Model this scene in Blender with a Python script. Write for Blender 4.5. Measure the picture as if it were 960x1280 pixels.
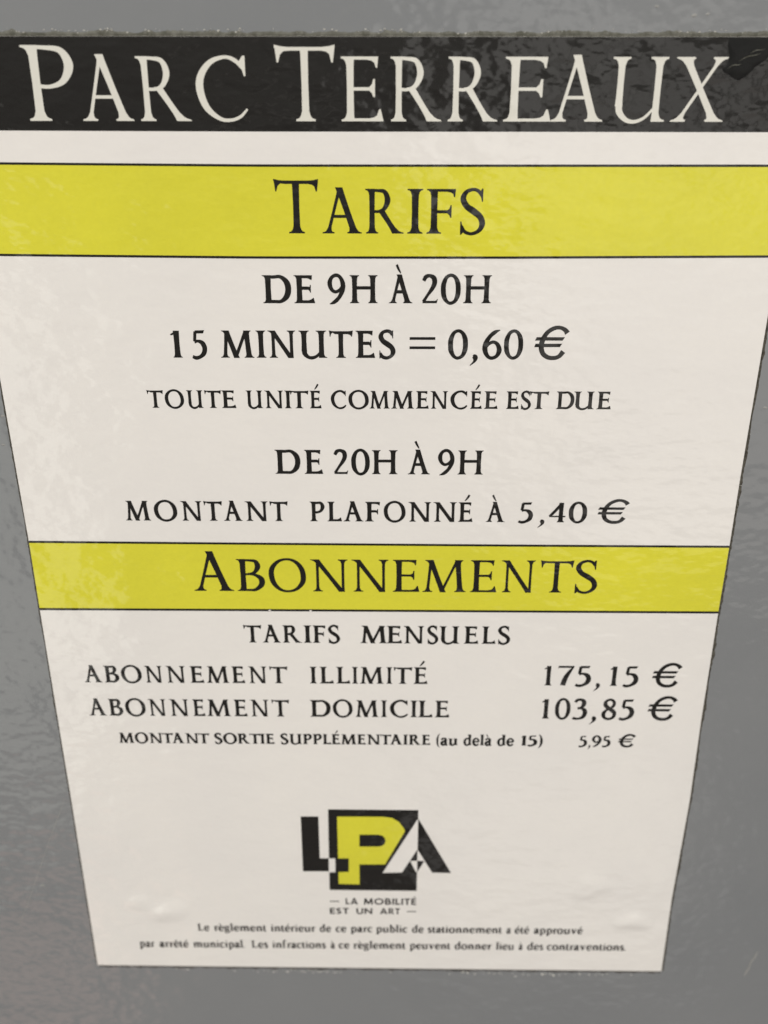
import bpy, math, random
from mathutils import Vector, Matrix
from mathutils.geometry import delaunay_2d_cdt
from mathutils import noise as mnoise
for o in list(bpy.data.objects): bpy.data.objects.remove(o, do_unlink=True)
random.seed(7)
SC = bpy.context.scene; COL = SC.collection
MM = .001
# sheet coordinates: X right, Y up, Z out of the panel, millimetres -> world (X, -Z, Y) in metres
def W3(X, Y, Z=0.0): return (X*MM, -Z*MM, Y*MM)
# ------------------------------------------------------------------ camera: held above the header, looking down at the sheet
cam = bpy.data.cameras.new('camera'); cam_o = bpy.data.objects.new('camera', cam); COL.objects.link(cam_o); SC.camera = cam_o
cam.sensor_width = 36; cam.lens = 36*1306.067/1280; cam.clip_start = .01; cam.clip_end = 50
right = Vector((.99991669, -(-.0128949277), .000577473)); up = -Vector((.00609876603, -.432543113, -.901592624)); back = -Vector((-.0113761895, .901521035, -.432585721))
cam_o.matrix_world = Matrix.Translation(W3(5.30679, 163.58868, 277.75579)) @ Matrix((right, up, back)).transposed().to_4x4()
cam.dof.use_dof = True; cam.dof.focus_distance = .290; cam.dof.aperture_fstop = 10.5
# ------------------------------------------------------------------ light of the car park: ceiling luminaire, unseen area lights added for reflections
w = bpy.data.worlds.new('World'); SC.world = w; w.use_nodes = True
nt = w.node_tree; bg = nt.nodes['Background']
tc = nt.nodes.new('ShaderNodeTexCoord'); sp = nt.nodes.new('ShaderNodeSeparateXYZ'); cr = nt.nodes.new('ShaderNodeValToRGB'); mr = nt.nodes.new('ShaderNodeMapRange')
nt.links.new(tc.outputs['Generated'], sp.inputs[0]); nt.links.new(sp.outputs['Z'], mr.inputs[0]); mr.inputs[1].default_value = -1; mr.inputs[2].default_value = 1
nt.links.new(mr.outputs[0], cr.inputs[0]); nt.links.new(cr.outputs[0], bg.inputs['Color'])
e = cr.color_ramp.elements
e[0].position = .0; e[0].color = (.30, .245, .225, 1); e[1].position = 1; e[1].color = (.80, .82, .76, 1)
e1 = cr.color_ramp.elements.new(.17); e1.color = (.22, .20, .20, 1)
e2 = cr.color_ramp.elements.new(.33); e2.color = (.20, .195, .19, 1)
bg.inputs['Strength'].default_value = .75
def area(name, loc, size, radiance, color, aim=None):
    l = bpy.data.lights.new(name, 'AREA'); l.shape = 'RECTANGLE'; l.size, l.size_y = size
    l.energy = radiance*math.pi*size[0]*size[1]; l.color = color
    o = bpy.data.objects.new(name, l); COL.objects.link(o); o.location = loc
    d = (Vector(aim)-Vector(loc)) if aim else Vector((0, 1, 0))
    o.rotation_euler = d.to_track_quat('-Z', 'Y').to_euler(); return o
area('ceiling_light', (.15, -1.9, 1.5), (1.6, .6), 13.4, (1, .972, .93), (0, 0, 0))
area('added_right_light', (.34, -3.0, -.10), (.40, .92), 1.15, (1, .97, .92))  # added unseen panels, split up to break the reflection at the header's right
area('added_right_light', (.84, -3.0, -.22), (.50, .66), 1.0, (1, .97, .92))
area('added_right_light', (1.86, -3.0, -.05), (1.3, 1.0), 1.05, (1, .97, .92))
area('added_lower_light', (1.55, -3.0, -1.02), (2.2, .92), .85, (1, .93, .86))  # unseen panel added to carry that reflection further down
area('added_streak_light', (-.30, -3.0, -.08), (.42, .05), .7, (1, .93, .85))  # small added source for faint streaks in the dark header
area('added_left_light', (-1.50, -1.5, -.78), (1.74, 1.14), 1.2, (1, 1, .90))  # unseen panel added to lighten reflections along the left margin
area('added_foot_light', (.36, -1.5, -1.48), (.56, .5), .5, (1, .97, .93))  # added out of view; its reflection lightens the sheet's lower right
area('added_warm_light', (-.86, -1.5, -1.95), (.42, .50), .95, (1, .62, .50))  # unseen warm source added to tint reflections on the metal at lower left
SC.view_settings.view_transform = 'Standard'; SC.view_settings.look = 'None'; SC.view_settings.gamma = 1; SC.view_settings.exposure = 0
SC.view_settings.use_curve_mapping = False
# ------------------------------------------------------------------ materials
def N(t, k, **kw):
    n = t.nodes.new(k)
    for a, b in kw.items(): setattr(n, a, b)
    return n
def noise_tex(t, src, scale, detail, rough=.5, dist=0.0):
    n = N(t, 'ShaderNodeTexNoise'); n.inputs['Scale'].default_value = scale; n.inputs['Detail'].default_value = detail
    n.inputs['Roughness'].default_value = rough; n.inputs['Distortion'].default_value = dist; t.links.new(src, n.inputs['Vector']); return n
def ripple_group():
    """the film over the print: it follows the orange-peel paint below, with slack wrinkles and small pits"""
    g = bpy.data.node_groups.new('laminate_ripple', 'ShaderNodeTree')
    g.interface.new_socket('Normal', in_out='OUTPUT', socket_type='NodeSocketVector')
    out = N(g, 'NodeGroupOutput'); tc = N(g, 'ShaderNodeTexCoord')
    mp = N(g, 'ShaderNodeMapping'); mp.inputs['Scale'].default_value = (.8, 1, 1.35); g.links.new(tc.outputs['Object'], mp.inputs[0])
    a = noise_tex(g, mp.outputs[0], 380, 1, .45, .0); b = noise_tex(g, mp.outputs[0], 120, 1.2, .45, .15); c = noise_tex(g, tc.outputs['Object'], 16, 1.5, .5, .0)
    b1 = N(g, 'ShaderNodeBump'); b1.inputs['Distance'].default_value = .00016; b1.inputs['Strength'].default_value = 1; g.links.new(a.outputs['Fac'], b1.inputs['Height'])
    b2 = N(g, 'ShaderNodeBump'); b2.inputs['Distance'].default_value = .00055; b2.inputs['Strength'].default_value = 1; g.links.new(b.outputs['Fac'], b2.inputs['Height']); g.links.new(b1.outputs[0], b2.inputs['Normal'])
    b3 = N(g, 'ShaderNodeBump'); b3.inputs['Distance'].default_value = .0022; b3.inputs['Strength'].default_value = 1; g.links.new(c.outputs['Fac'], b3.inputs['Height']); g.links.new(b2.outputs[0], b3.inputs['Normal'])
    g.links.new(b3.outputs[0], out.inputs[0])
    g.interface.new_socket('Soft', in_out='OUTPUT', socket_type='NodeSocketVector')
    s1 = N(g, 'ShaderNodeBump'); s1.inputs['Distance'].default_value = .00005; g.links.new(a.outputs['Fac'], s1.inputs['Height'])
    s2 = N(g, 'ShaderNodeBump'); s2.inputs['Distance'].default_value = .00014; g.links.new(b.outputs['Fac'], s2.inputs['Height']); g.links.new(s1.outputs[0], s2.inputs['Normal'])
    g.links.new(s2.outputs[0], out.inputs[1]); return g
RIP = ripple_group()
def print_mat(name, col, var=.03, coat=1.0):
    m = bpy.data.materials.new(name); m.use_nodes = True; t = m.node_tree; p = t.nodes['Principled BSDF']
    tc = N(t, 'ShaderNodeTexCoord'); n = noise_tex(t, tc.outputs['Object'], 22, 4, .55); n2 = noise_tex(t, tc.outputs['Object'], 900, 2, .5)
    mx = N(t, 'ShaderNodeMix', data_type='RGBA'); mx.inputs[6].default_value = (*[c*(1-var) for c in col], 1); mx.inputs[7].default_value = (col[0]*(1+var), col[1]*(1+var*.9), col[2]*(1+var*.4), 1)
    ad = N(t, 'ShaderNodeMath', operation='ADD'); ml = N(t, 'ShaderNodeMath', operation='MULTIPLY'); ml.inputs[1].default_value = .35
    t.links.new(n2.outputs['Fac'], ml.inputs[0]); t.links.new(n.outputs['Fac'], ad.inputs[0]); t.links.new(ml.outputs[0], ad.inputs[1])
    mr = N(t, 'ShaderNodeMapRange'); mr.inputs[1].default_value = .4; mr.inputs[2].default_value = .95; t.links.new(ad.outputs[0], mr.inputs[0])
    t.links.new(mr.outputs[0], mx.inputs[0]); t.links.new(mx.outputs[2], p.inputs['Base Color'])
    p.inputs['Roughness'].default_value = .75; p.inputs['Specular IOR Level'].default_value = .15
    p.inputs['Coat Weight'].default_value = coat; p.inputs['Coat Roughness'].default_value = .11; p.inputs['Coat IOR'].default_value = 1.5
    r = N(t, 'ShaderNodeGroup'); r.node_tree = RIP; t.links.new(r.outputs[0], p.inputs['Coat Normal']); t.links.new(r.outputs[1], p.inputs['Normal'])
    return m
M_paper = print_mat('printed_paper', (.79, .752, .724), .03)
M_yellow = print_mat('yellow_ink', (.68, .635, .042), .07)
M_black = print_mat('black_ink', (.007, .0055, .0045), .15)
M_letter = print_mat('letter_ink', (.007, .006, .0045), .10)
M_bare = print_mat('torn_film_ink', (.008, .008, .008), .3, .22); M_bare.node_tree.nodes['Principled BSDF'].inputs['Coat Roughness'].default_value = .25
M_cream = print_mat('unprinted_paper', (.70, .675, .61), .02)
def plain(name, c1, c2, scale, rough, spec=.5, bump=0, bscale=2000):
    m = bpy.data.materials.new(name); m.use_nodes = True; t = m.node_tree; p = t.nodes['Principled BSDF']
    tc = N(t, 'ShaderNodeTexCoord'); n = noise_tex(t, tc.outputs['Object'], scale, 4, .6)
    cr = N(t, 'ShaderNodeValToRGB'); cr.color_ramp.elements[0].position = .35; cr.color_ramp.elements[0].color = (*c1, 1); cr.color_ramp.elements[1].position = .65; cr.color_ramp.elements[1].color = (*c2, 1)
    t.links.new(n.outputs['Fac'], cr.inputs[0]); t.links.new(cr.outputs[0], p.inputs['Base Color'])
    p.inputs['Roughness'].default_value = rough; p.inputs['Specular IOR Level'].default_value = spec
    if bump:
        nb = noise_tex(t, tc.outputs['Object'], bscale, 3); b = N(t, 'ShaderNodeBump'); b.inputs['Distance'].default_value = bump; t.links.new(nb.outputs['Fac'], b.inputs['Height']); t.links.new(b.outputs[0], p.inputs['Normal'])
    return m
M_dirt = plain('dirty_adhesive', (.030, .025, .018), (.10, .09, .07), 900, .7, .4, .0002)
M_dirt2 = plain('grey_adhesive', (.07, .068, .05), (.16, .155, .13), 500, .6, .4, .0002)
M_dirt_shade = plain('adhesive_and_shade', (.03, .026, .022), (.09, .08, .07), 400, .6, .4, .0001)  # brown glue, darkened to include the shade under the sheet
M_speck = plain('chipped_primer', (.45, .43, .38), (.75, .72, .66), 800, .5)
M_scratch = plain('scratched_paint', (.24, .235, .225), (.30, .295, .28), 300, .5)
M_edge = plain('paper_edge', (.30, .27, .22), (.50, .46, .38), 900, .8, .2)
def paint():
    m = bpy.data.materials.new('grey_textured_paint'); m.use_nodes = True; t = m.node_tree; p = t.nodes['Principled BSDF']
    tc = N(t, 'ShaderNodeTexCoord'); mp = N(t, 'ShaderNodeMapping'); mp.inputs['Scale'].default_value = (.9, 1, 1.15); t.links.new(tc.outputs['Object'], mp.inputs[0]); a = noise_tex(t, mp.outputs[0], 360, .6, .45, .0); b = noise_tex(t, mp.outputs[0], 100, 1, .5, .1); c = noise_tex(t, tc.outputs['Object'], 9, 4, .6)
    d = noise_tex(t, tc.outputs['Object'], 1500, 2)
    cr = N(t, 'ShaderNodeValToRGB'); cr.color_ramp.elements[0].position = .3; cr.color_ramp.elements[0].color = (.194, .199, .206, 1); cr.color_ramp.elements[1].position = .7; cr.color_ramp.elements[1].color = (.220, .223, .228, 1)
    t.links.new(c.outputs['Fac'], cr.inputs[0]); t.links.new(cr.outputs[0], p.inputs['Base Color'])
    p.inputs['Roughness'].default_value = .5; p.inputs['Specular IOR Level'].default_value = .2
    p.inputs['Coat Weight'].default_value = 1; p.inputs['Coat Roughness'].default_value = .13
    b1 = N(t, 'ShaderNodeBump'); b1.inputs['Distance'].default_value = .00019; t.links.new(a.outputs['Fac'], b1.inputs['Height'])
    b2 = N(t, 'ShaderNodeBump'); b2.inputs['Distance'].default_value = .0005; t.links.new(b.outputs['Fac'], b2.inputs['Height']); t.links.new(b1.outputs[0], b2.inputs['Normal'])
    b3 = N(t, 'ShaderNodeBump'); b3.inputs['Distance'].default_value = .00003; t.links.new(d.outputs['Fac'], b3.inputs['Height'])
    t.links.new(b2.outputs[0], p.inputs['Coat Normal']); t.links.new(b3.outputs[0], p.inputs['Normal']); return m
M_paint = paint()
# ------------------------------------------------------------------ helpers
def obj(name, V, F, mat, parent=None, smooth=False):
    me = bpy.data.meshes.new(name); me.from_pydata([W3(*v) for v in V], [], F)
    for m in (mat if isinstance(mat, (list, tuple)) else [mat]): me.materials.append(m)
    if smooth:
        for p in me.polygons: p.use_smooth = True
    me.update(); o = bpy.data.objects.new(name, me); COL.objects.link(o)
    if parent: o.parent = parent
    return o
def on_line(pts, x):
    for (x0, y0), (x1, y1) in zip(pts, pts[1:]):
        if x <= x1: return y0+(y1-y0)*(x-x0)/(x1-x0)
    return pts[-1][1]
LINES = [
 ('header_lettering', 'white lettering reading PARC TERREAUX', 's', [
  ('P',-87.07,-74.48,138.65,138.66,14.89,1.165),('A',-73.55,-60.7,138.66,138.66,14.88,1.0),('R',-59.15,-46.26,138.66,138.67,14.87,1.0),('C',-44.7,-32.03,138.67,138.67,14.86,1.0),('T',-25.05,-10.28,138.68,138.68,14.85,1.165),('E',-8.81,1.64,138.68,138.69,14.84),('R',3.34,16.11,138.69,138.69,14.83),('R',17.49,30.05,138.69,138.7,14.82),('E',31.42,43.2,138.7,138.7,14.81),('A',43.19,56.1,138.7,138.71,14.81),('U',57.57,71.34,138.71,138.71,14.8),('X',72.78,85.97,138.71,138.72,14.79),]),
 ('heading_lettering', 'lettering reading TARIFS on the upper yellow band', 's', [
  ('T',-26.63,-15.1,111.12,111.13,11.3,1.2),('A',-14.32,-3.98,111.13,111.13,11.3),('R',-3.04,6.98,111.13,111.14,11.29),('I',7.81,11.82,111.14,111.14,11.29),('F',12.81,20.23,111.14,111.14,11.29),('S',21.4,28.01,111.14,111.15,11.28),]),
 ('text_line', 'line reading DE 9H A 20H', 's', [
  ('D',-30.76,-23.04,92.62,92.65,7.54),('E',-22.29,-16.71,92.65,92.67,7.53),('9',-13.34,-8.54,92.68,92.7,7.53),('H',-7.38,0.05,92.71,92.74,7.53),('À',3.06,9.42,92.75,92.77,7.52),('2',11.91,16.18,92.78,92.8,7.52),('0',16.93,22.26,92.8,92.82,7.52),('H',23.01,30.44,92.82,92.85,7.51),]),
 ('text_line', 'line reading 15 MINUTES = 0,60 €', 's', [
  ('1',-56.65,-53.66,77.34,77.35,7.68),('5',-51.05,-46.76,77.36,77.37,7.68),('M',-43.06,-33.9,77.38,77.41,7.67),('I',-33.21,-30.58,77.41,77.42,7.67),('N',-30.05,-22.43,77.42,77.44,7.67),('U',-21.53,-13.84,77.44,77.47,7.66),('T',-13.25,-6.72,77.47,77.49,7.66),('E',-5.95,-0.64,77.49,77.5,7.66),('S',0.25,4.95,77.51,77.52,7.66),('=',8.77,15.77,77.53,77.55,7.65),('0',19.26,24.72,77.56,77.58,7.65),(',',25.37,27.55,77.58,77.59,7.65),('6',28.65,33.99,77.59,77.61,7.65),('0',34.53,39.77,77.61,77.62,7.64),('€',42.82,52.18,77.63,77.66,7.64),]),
 ('text_line', 'small line reading TOUTE UNITÉ COMMENCÉE EST DUE', 's', [
  ('T',-64.71,-60.11,62.66,62.67,5.21),('O',-59.74,-54.34,62.67,62.68,5.21),('U',-53.58,-48.97,62.68,62.69,5.21),('T',-48.56,-43.85,62.69,62.7,5.21),('E',-43.74,-39.73,62.7,62.71,5.21),('U',-36.89,-32.2,62.71,62.72,5.21),('N',-31.75,-26.45,62.72,62.73,5.2),('I',-26.05,-24.2,62.73,62.73,5.2),('T',-24.59,-19.33,62.73,62.74,5.2),('É',-19.0,-15.75,62.74,62.75,5.2),('C',-13.12,-8.74,62.75,62.76,5.2),('O',-8.18,-2.47,62.76,62.77,5.2),('M',-2.26,3.36,62.77,62.78,5.2),('M',3.81,10.22,62.78,62.8,5.2),('E',10.78,14.36,62.8,62.8,5.19),('N',14.71,19.64,62.8,62.81,5.19),('C',20.36,25.19,62.81,62.82,5.19),('É',25.93,29.22,62.82,62.83,5.19),('E',29.85,33.65,62.83,62.84,5.19),('E',36.02,39.59,62.84,62.85,5.19),('S',40.03,42.93,62.85,62.85,5.19),('T',42.47,47.83,62.85,62.86,5.19),('D',49.96,54.98,62.87,62.88,5.19),('U',54.79,60.57,62.88,62.89,5.18),('E',61.31,65.32,62.89,62.89,5.18),]),
 ('text_line', 'line reading DE 20H A 9H', 's', [
  ('D',-29.65,-22.29,42.61,42.62,7.5),('E',-21.15,-15.79,42.62,42.63,7.5),('2',-12.72,-8.57,42.64,42.65,7.49),('0',-7.65,-2.28,42.65,42.66,7.49),('H',-1.67,5.69,42.66,42.68,7.49),('À',8.67,15.09,42.68,42.7,7.49),('9',17.29,22.07,42.7,42.71,7.48),('H',23.07,30.33,42.71,42.73,7.48),]),
 ('text_line', 'line reading MONTANT PLAFONNÉ A 5,40 €', 's', [
  ('M',-74.65,-67.21,27.25,27.27,6.42),('O',-66.1,-59.22,27.27,27.28,6.42),('N',-58.17,-51.91,27.28,27.3,6.41),('T',-51.34,-45.82,27.3,27.31,6.41),('A',-45.58,-39.98,27.31,27.32,6.41),('N',-39.23,-32.4,27.32,27.34,6.41),('T',-31.89,-26.48,27.34,27.35,6.41),('P',-20.06,-15.66,27.36,27.37,6.4),('L',-14.87,-10.59,27.37,27.38,6.4),('A',-10.16,-4.22,27.38,27.4,6.4),('F',-3.76,0.63,27.4,27.41,6.4),('O',1.71,8.16,27.41,27.42,6.4),('N',8.9,15.64,27.42,27.44,6.4),('N',16.22,23.14,27.44,27.45,6.39),('É',23.71,27.94,27.45,27.46,6.39),('À',31.8,37.42,27.47,27.48,6.39),('5',41.31,45.67,27.49,27.5,6.39),(',',47.18,49.17,27.5,27.51,6.39),('4',50.23,55.22,27.51,27.52,6.38),('0',56.09,61.48,27.52,27.53,6.38),('€',64.53,73.73,27.54,27.56,6.38),]),
 ('heading_lettering', 'lettering reading ABONNEMENTS on the lower yellow band', 's', [
  ('A',-56.23,-43.96,3.37,3.4,11.11,1.2),('B',-42.88,-34.42,3.4,3.42,11.11),('O',-33.21,-21.86,3.42,3.45,11.1),('N',-20.46,-9.17,3.45,3.48,11.1),('N',-8.07,3.14,3.48,3.51,11.09),('E',4.51,12.66,3.51,3.53,11.09),('M',13.55,26.73,3.53,3.56,11.08),('E',28.01,36.1,3.57,3.59,11.07),('N',37.2,47.46,3.59,3.61,11.07),('T',49.0,59.02,3.62,3.64,11.06),('S',59.68,66.56,3.64,3.66,11.06),]),
 ('text_line', 'line reading TARIFS MENSUELS', 's', [
  ('T',-42.09,-36.4,-15.15,-15.14,6.37),('A',-36.18,-30.46,-15.14,-15.13,6.37),('R',-29.87,-23.75,-15.13,-15.12,6.37),('I',-23.31,-20.78,-15.12,-15.11,6.37),('F',-20.42,-16.41,-15.11,-15.1,6.37),('S',-15.65,-11.9,-15.1,-15.1,6.37),('M',-5.59,2.84,-15.08,-15.07,6.37),('E',2.71,7.52,-15.07,-15.06,6.36),('N',7.85,14.31,-15.06,-15.05,6.36),('S',15.3,18.79,-15.05,-15.04,6.36),('U',19.07,25.38,-15.04,-15.03,6.36),('E',26.79,31.35,-15.02,-15.02,6.36),('L',32.36,36.72,-15.01,-15.01,6.36),('S',37.3,41.21,-15.0,-15.0,6.36),]),
 ('text_line', 'line reading ABONNEMENT ILLIMITÉ', 's', [
  ('A',-94.18,-88.38,-30.69,-30.67,6.38),('B',-87.6,-82.84,-30.67,-30.65,6.37),('O',-82.13,-75.54,-30.65,-30.62,6.37),('N',-74.58,-68.94,-30.62,-30.6,6.37),('N',-67.76,-61.57,-30.6,-30.58,6.37),('E',-60.06,-55.61,-30.57,-30.55,6.37),('M',-54.83,-47.62,-30.55,-30.53,6.37),('E',-46.73,-42.51,-30.53,-30.51,6.36),('N',-41.43,-35.58,-30.51,-30.49,6.36),('T',-34.68,-28.86,-30.48,-30.46,6.36),('I',-21.81,-19.57,-30.44,-30.43,6.36),('L',-18.63,-14.15,-30.43,-30.41,6.36),('L',-13.35,-8.9,-30.41,-30.39,6.35),('I',-8.32,-6.47,-30.39,-30.39,6.35),('M',-5.88,1.74,-30.38,-30.36,6.35),('I',2.61,4.48,-30.36,-30.35,6.35),('T',4.88,10.82,-30.35,-30.33,6.35),('É',11.3,15.74,-30.33,-30.31,6.35),]),
 ('price_lettering', 'price reading 175,15 €', 's', [
  ('1',52.69,55.23,-30.48,-30.48,7.46),('7',56.87,62.12,-30.48,-30.47,7.46),('5',62.64,67.66,-30.47,-30.47,7.46),(',',68.69,70.72,-30.47,-30.47,7.45),('1',73.51,76.06,-30.47,-30.47,7.45),('5',77.79,82.67,-30.47,-30.46,7.45),('€',86.9,96.13,-30.46,-30.46,7.45),]),
 ('text_line', 'line reading ABONNEMENT DOMICILE', 's', [
  ('A',-94.16,-88.41,-43.72,-43.7,6.59),('B',-87.59,-82.95,-43.7,-43.68,6.59),('O',-82.18,-75.56,-43.68,-43.65,6.59),('N',-74.65,-68.95,-43.65,-43.63,6.59),('N',-67.75,-61.54,-43.63,-43.61,6.58),('E',-60.18,-56.21,-43.6,-43.59,6.58),('M',-55.68,-47.9,-43.59,-43.56,6.58),('E',-46.83,-42.44,-43.56,-43.54,6.58),('N',-41.5,-35.55,-43.54,-43.52,6.58),('T',-34.59,-28.82,-43.51,-43.49,6.58),('D',-22.12,-15.43,-43.47,-43.45,6.57),('O',-14.73,-8.31,-43.45,-43.42,6.57),('M',-7.46,0.11,-43.42,-43.4,6.57),('I',0.89,2.83,-43.39,-43.39,6.57),('C',3.74,9.67,-43.38,-43.36,6.56),('I',10.42,12.6,-43.36,-43.35,6.56),('L',12.94,17.65,-43.35,-43.34,6.56),('E',18.34,23.06,-43.33,-43.32,6.56),]),
 ('price_lettering', 'price reading 103,85 €', 's', [
  ('1',52.72,55.31,-43.46,-43.46,7.71),('0',57.07,62.04,-43.46,-43.45,7.71),('3',62.74,67.53,-43.45,-43.45,7.71),(',',68.46,70.64,-43.45,-43.45,7.71),('8',72.14,76.95,-43.44,-43.44,7.7),('5',77.78,82.69,-43.44,-43.43,7.7),('€',86.89,96.19,-43.43,-43.42,7.7),]),
 ('text_line', 'small line reading MONTANT SORTIE SUPPLÉMENTAIRE (au delà de 15)', 'sb', [
  ('MONTANT',-85.64,-55.64,-54.7,-54.64,4.12),('SORTIE',-54.09,-34.17,-54.63,-54.59,4.11),('SUPPLÉMENTAIRE',-32.27,17.13,-54.59,-54.48,4.11),('(au',19.03,26.09,-54.48,-54.47,4.1),('delà',27.93,37.24,-54.46,-54.44,4.1),('de',38.98,44.57,-54.44,-54.43,4.1),('15)',46.87,53.99,-54.42,-54.41,4.1),]),
 ('price_lettering', 'small price reading 5,95 €', 'sb', [
  ('5,95',65.76,76.23,-54.55,-54.49,4.22),('€',78.58,84.31,-54.48,-54.44,4.22),]),
 ('motto_lettering', 'small sans lettering reading LA MOBILITÉ', 'g', [
  ('–',-17.54,-14.14,-125.95,-125.94,3.02),('LA',-11.86,-7.47,-125.93,-125.92,3.02),('MOBILITÉ',-5.34,13.41,-125.92,-125.86,3.02),]),
 ('motto_lettering', 'small sans lettering reading EST UN ART', 'g', [
  ('EST',-17.64,-10.81,-130.64,-130.61,2.86),('UN',-8.07,-2.32,-130.59,-130.56,2.86),('ART',0.43,7.66,-130.54,-130.51,2.86),('–',10.19,13.47,-130.49,-130.47,2.86),]),
 ('footer_lettering', 'upper footer line reading Le règlement intérieur de ce parc public de stationnement a été approuvé', 'sb', [
  ('Le',-66.12,-61.84,-139.69,-139.68,3.52),('règlement',-60.16,-41.05,-139.67,-139.62,3.52),('intérieur',-39.45,-23.21,-139.61,-139.56,3.52),('de',-21.58,-17.36,-139.56,-139.54,3.52),('ce',-15.76,-11.81,-139.54,-139.53,3.52),('parc',-10.31,-2.3,-139.52,-139.5,3.52),('public',-1.01,10.42,-139.5,-139.46,3.51),('de',12.06,16.35,-139.46,-139.44,3.51),('stationnement',17.8,44.79,-139.44,-139.36,3.51),('a',46.4,48.07,-139.35,-139.35,3.51),('été',49.39,54.74,-139.34,-139.33,3.51),('approuvé',56.37,74.14,-139.32,-139.27,3.51),]),
 ('footer_lettering', 'lower footer line reading par arrêté municipal. Les infractions à ce règlement peuvent donner lieu à des contraventions.', 'sb', [
  ('par',-88.28,-82.78,-148.17,-148.15,3.59),('arrêté',-80.95,-70.13,-148.14,-148.1,3.59),('municipal.',-68.41,-49.43,-148.09,-148.01,3.59),('Les',-46.9,-40.77,-148.0,-147.97,3.59),('infractions',-39.24,-19.49,-147.97,-147.89,3.59),('à',-17.77,-16.13,-147.88,-147.87,3.58),('ce',-14.83,-10.76,-147.87,-147.85,3.58),('règlement',-9.4,9.8,-147.85,-147.77,3.58),('peuvent',11.33,26.25,-147.76,-147.7,3.58),('donner',27.81,41.31,-147.69,-147.63,3.58),('lieu',42.97,49.68,-147.63,-147.6,3.58),('à',51.31,52.83,-147.59,-147.59,3.57),('des',54.42,60.41,-147.58,-147.56,3.57),('contraventions.',61.58,90.52,-147.55,-147.43,3.57),]),
]
HEAD_BOTTOM = [(-102.97, 136.36), (-94.89, 136.34), (-30.38, 136.21), (29.78, 136.28), (97.58, 136.29), (103.54, 136.3)]
RULE_A = [(-104.33, 128.5), (-96.15, 128.42), (-30.81, 128.04), (34.22, 128.15), (98.85, 128.29), (103.89, 128.3)]
RULE_B = [(-104.07, 105.34), (-99.83, 105.27), (-32.03, 104.82), (35.45, 105.02), (102.47, 105.53), (104.56, 105.54)]
RULE_C = [(-104.74, 19.88), (-36.5, 19.73), (40.02, 19.67), (104.48, 19.73)]
RULE_D = [(-104.7, -3.52), (-37.71, -3.33), (41.24, -3.16), (104.3, -3.01)]
LEFT_EDGE = [(-105.0, 157.98), (-105.28, 71.0), (-104.73, 20.07), (-104.81, -3.43), (-104.81, -47.58), (-104.78, -79.09), (-105.09, -157.99)]
RIGHT_EDGE = [(105.0, 157.98), (104.96, 89.09), (104.6, 41.47), (104.66, 20.14), (104.52, -2.83), (104.63, -43.5), (105.16, -76.62), (104.46, -122.42), (104.94, -157.99)]
CREASE = [(84.77, 157.79), (89.37, 157.8), (95.32, 157.8), (95.85, 154.45), (92.63, 151.59), (89.74, 148.89), (88.06, 148.35), (85.55, 149.61), (84.2, 150.87), (85.47, 152.84)]
CREASE_SCRATCH = [(89.2, 152.49), (90.5, 152.84), (91.97, 153.38), (93.04, 153.91), (94.12, 154.45), (93.09, 153.65), (91.83, 153.02), (90.38, 152.4)]
BUBBLES = [(-77.74, -130.59), (75.15, -117.62), (91.45, -132.9), (-96.36, -36.06)]
SCR = [(-107.25, -79.12), (-115.21, -97.03), (-124.1, -119.58), (-133.47, -143.38), (139.16, -147.43), (135.89, -160.72)]
SPK = [(-120.53, -118.76), (-122.76, -153.47), (-106.39, 59.73), (-107.55, 50.94), (108.48, 63.5), (-118.73, -82.76), (-124.67, -89.22), (66.9, 164.54), (75.91, 162.48), (79.1, 162.83)]
PCH = [(-33.5, -3.36), (-20.77, -3.48)]
SQUARE = [(-17.24, -82.16), (13.6, -82.14), (13.51, -119.13), (-17.5, -119.08)]
L_OUT = [(-26.69, -85.4), (-20.62, -85.33), (-20.6, -104.24), (-17.49, -104.2), (-17.52, -110.27), (-26.74, -110.39)]
L_WHITE = [(-17.49, -104.2), (-15.18, -104.17), (-15.25, -110.59), (-17.53, -110.62)]
L_IN = [(-15.23, -104.17), (-10.45, -104.1), (-10.53, -110.39), (-15.25, -110.59)]
P_BODY = [(-14.19, -85.31), (1.53, -85.19), (4.61, -85.68), (7.02, -87.42), (8.62, -90.08), (9.12, -91.5), (2.24, -106.74), (-6.76, -106.86), (-6.78, -116.26), (-14.19, -116.1)]
P_COUNTER = [(-6.63, -93.23), (-0.19, -93.14), (1.33, -93.58), (2.16, -94.65), (2.44, -95.91), (2.16, -97.18), (1.33, -98.2), (-0.21, -98.58), (-6.68, -98.66)]
A_WHITE = [(13.59, -85.75), (13.57, -99.04), (13.49, -99.71), (8.24, -110.36), (1.4, -110.67)]
A_BLACK = [(13.59, -85.75), (25.51, -110.45), (18.81, -110.32), (13.58, -99.71)]
TRI_WL = [(11.04, -104.96), (13.52, -104.86), (13.52, -110.14), (13.17, -110.14)]
TRI_BR = [(13.52, -104.92), (15.99, -105.02), (13.64, -110.14)]
TRI_WR = [(13.54, -100.11), (15.85, -104.89), (13.56, -104.92)]
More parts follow.
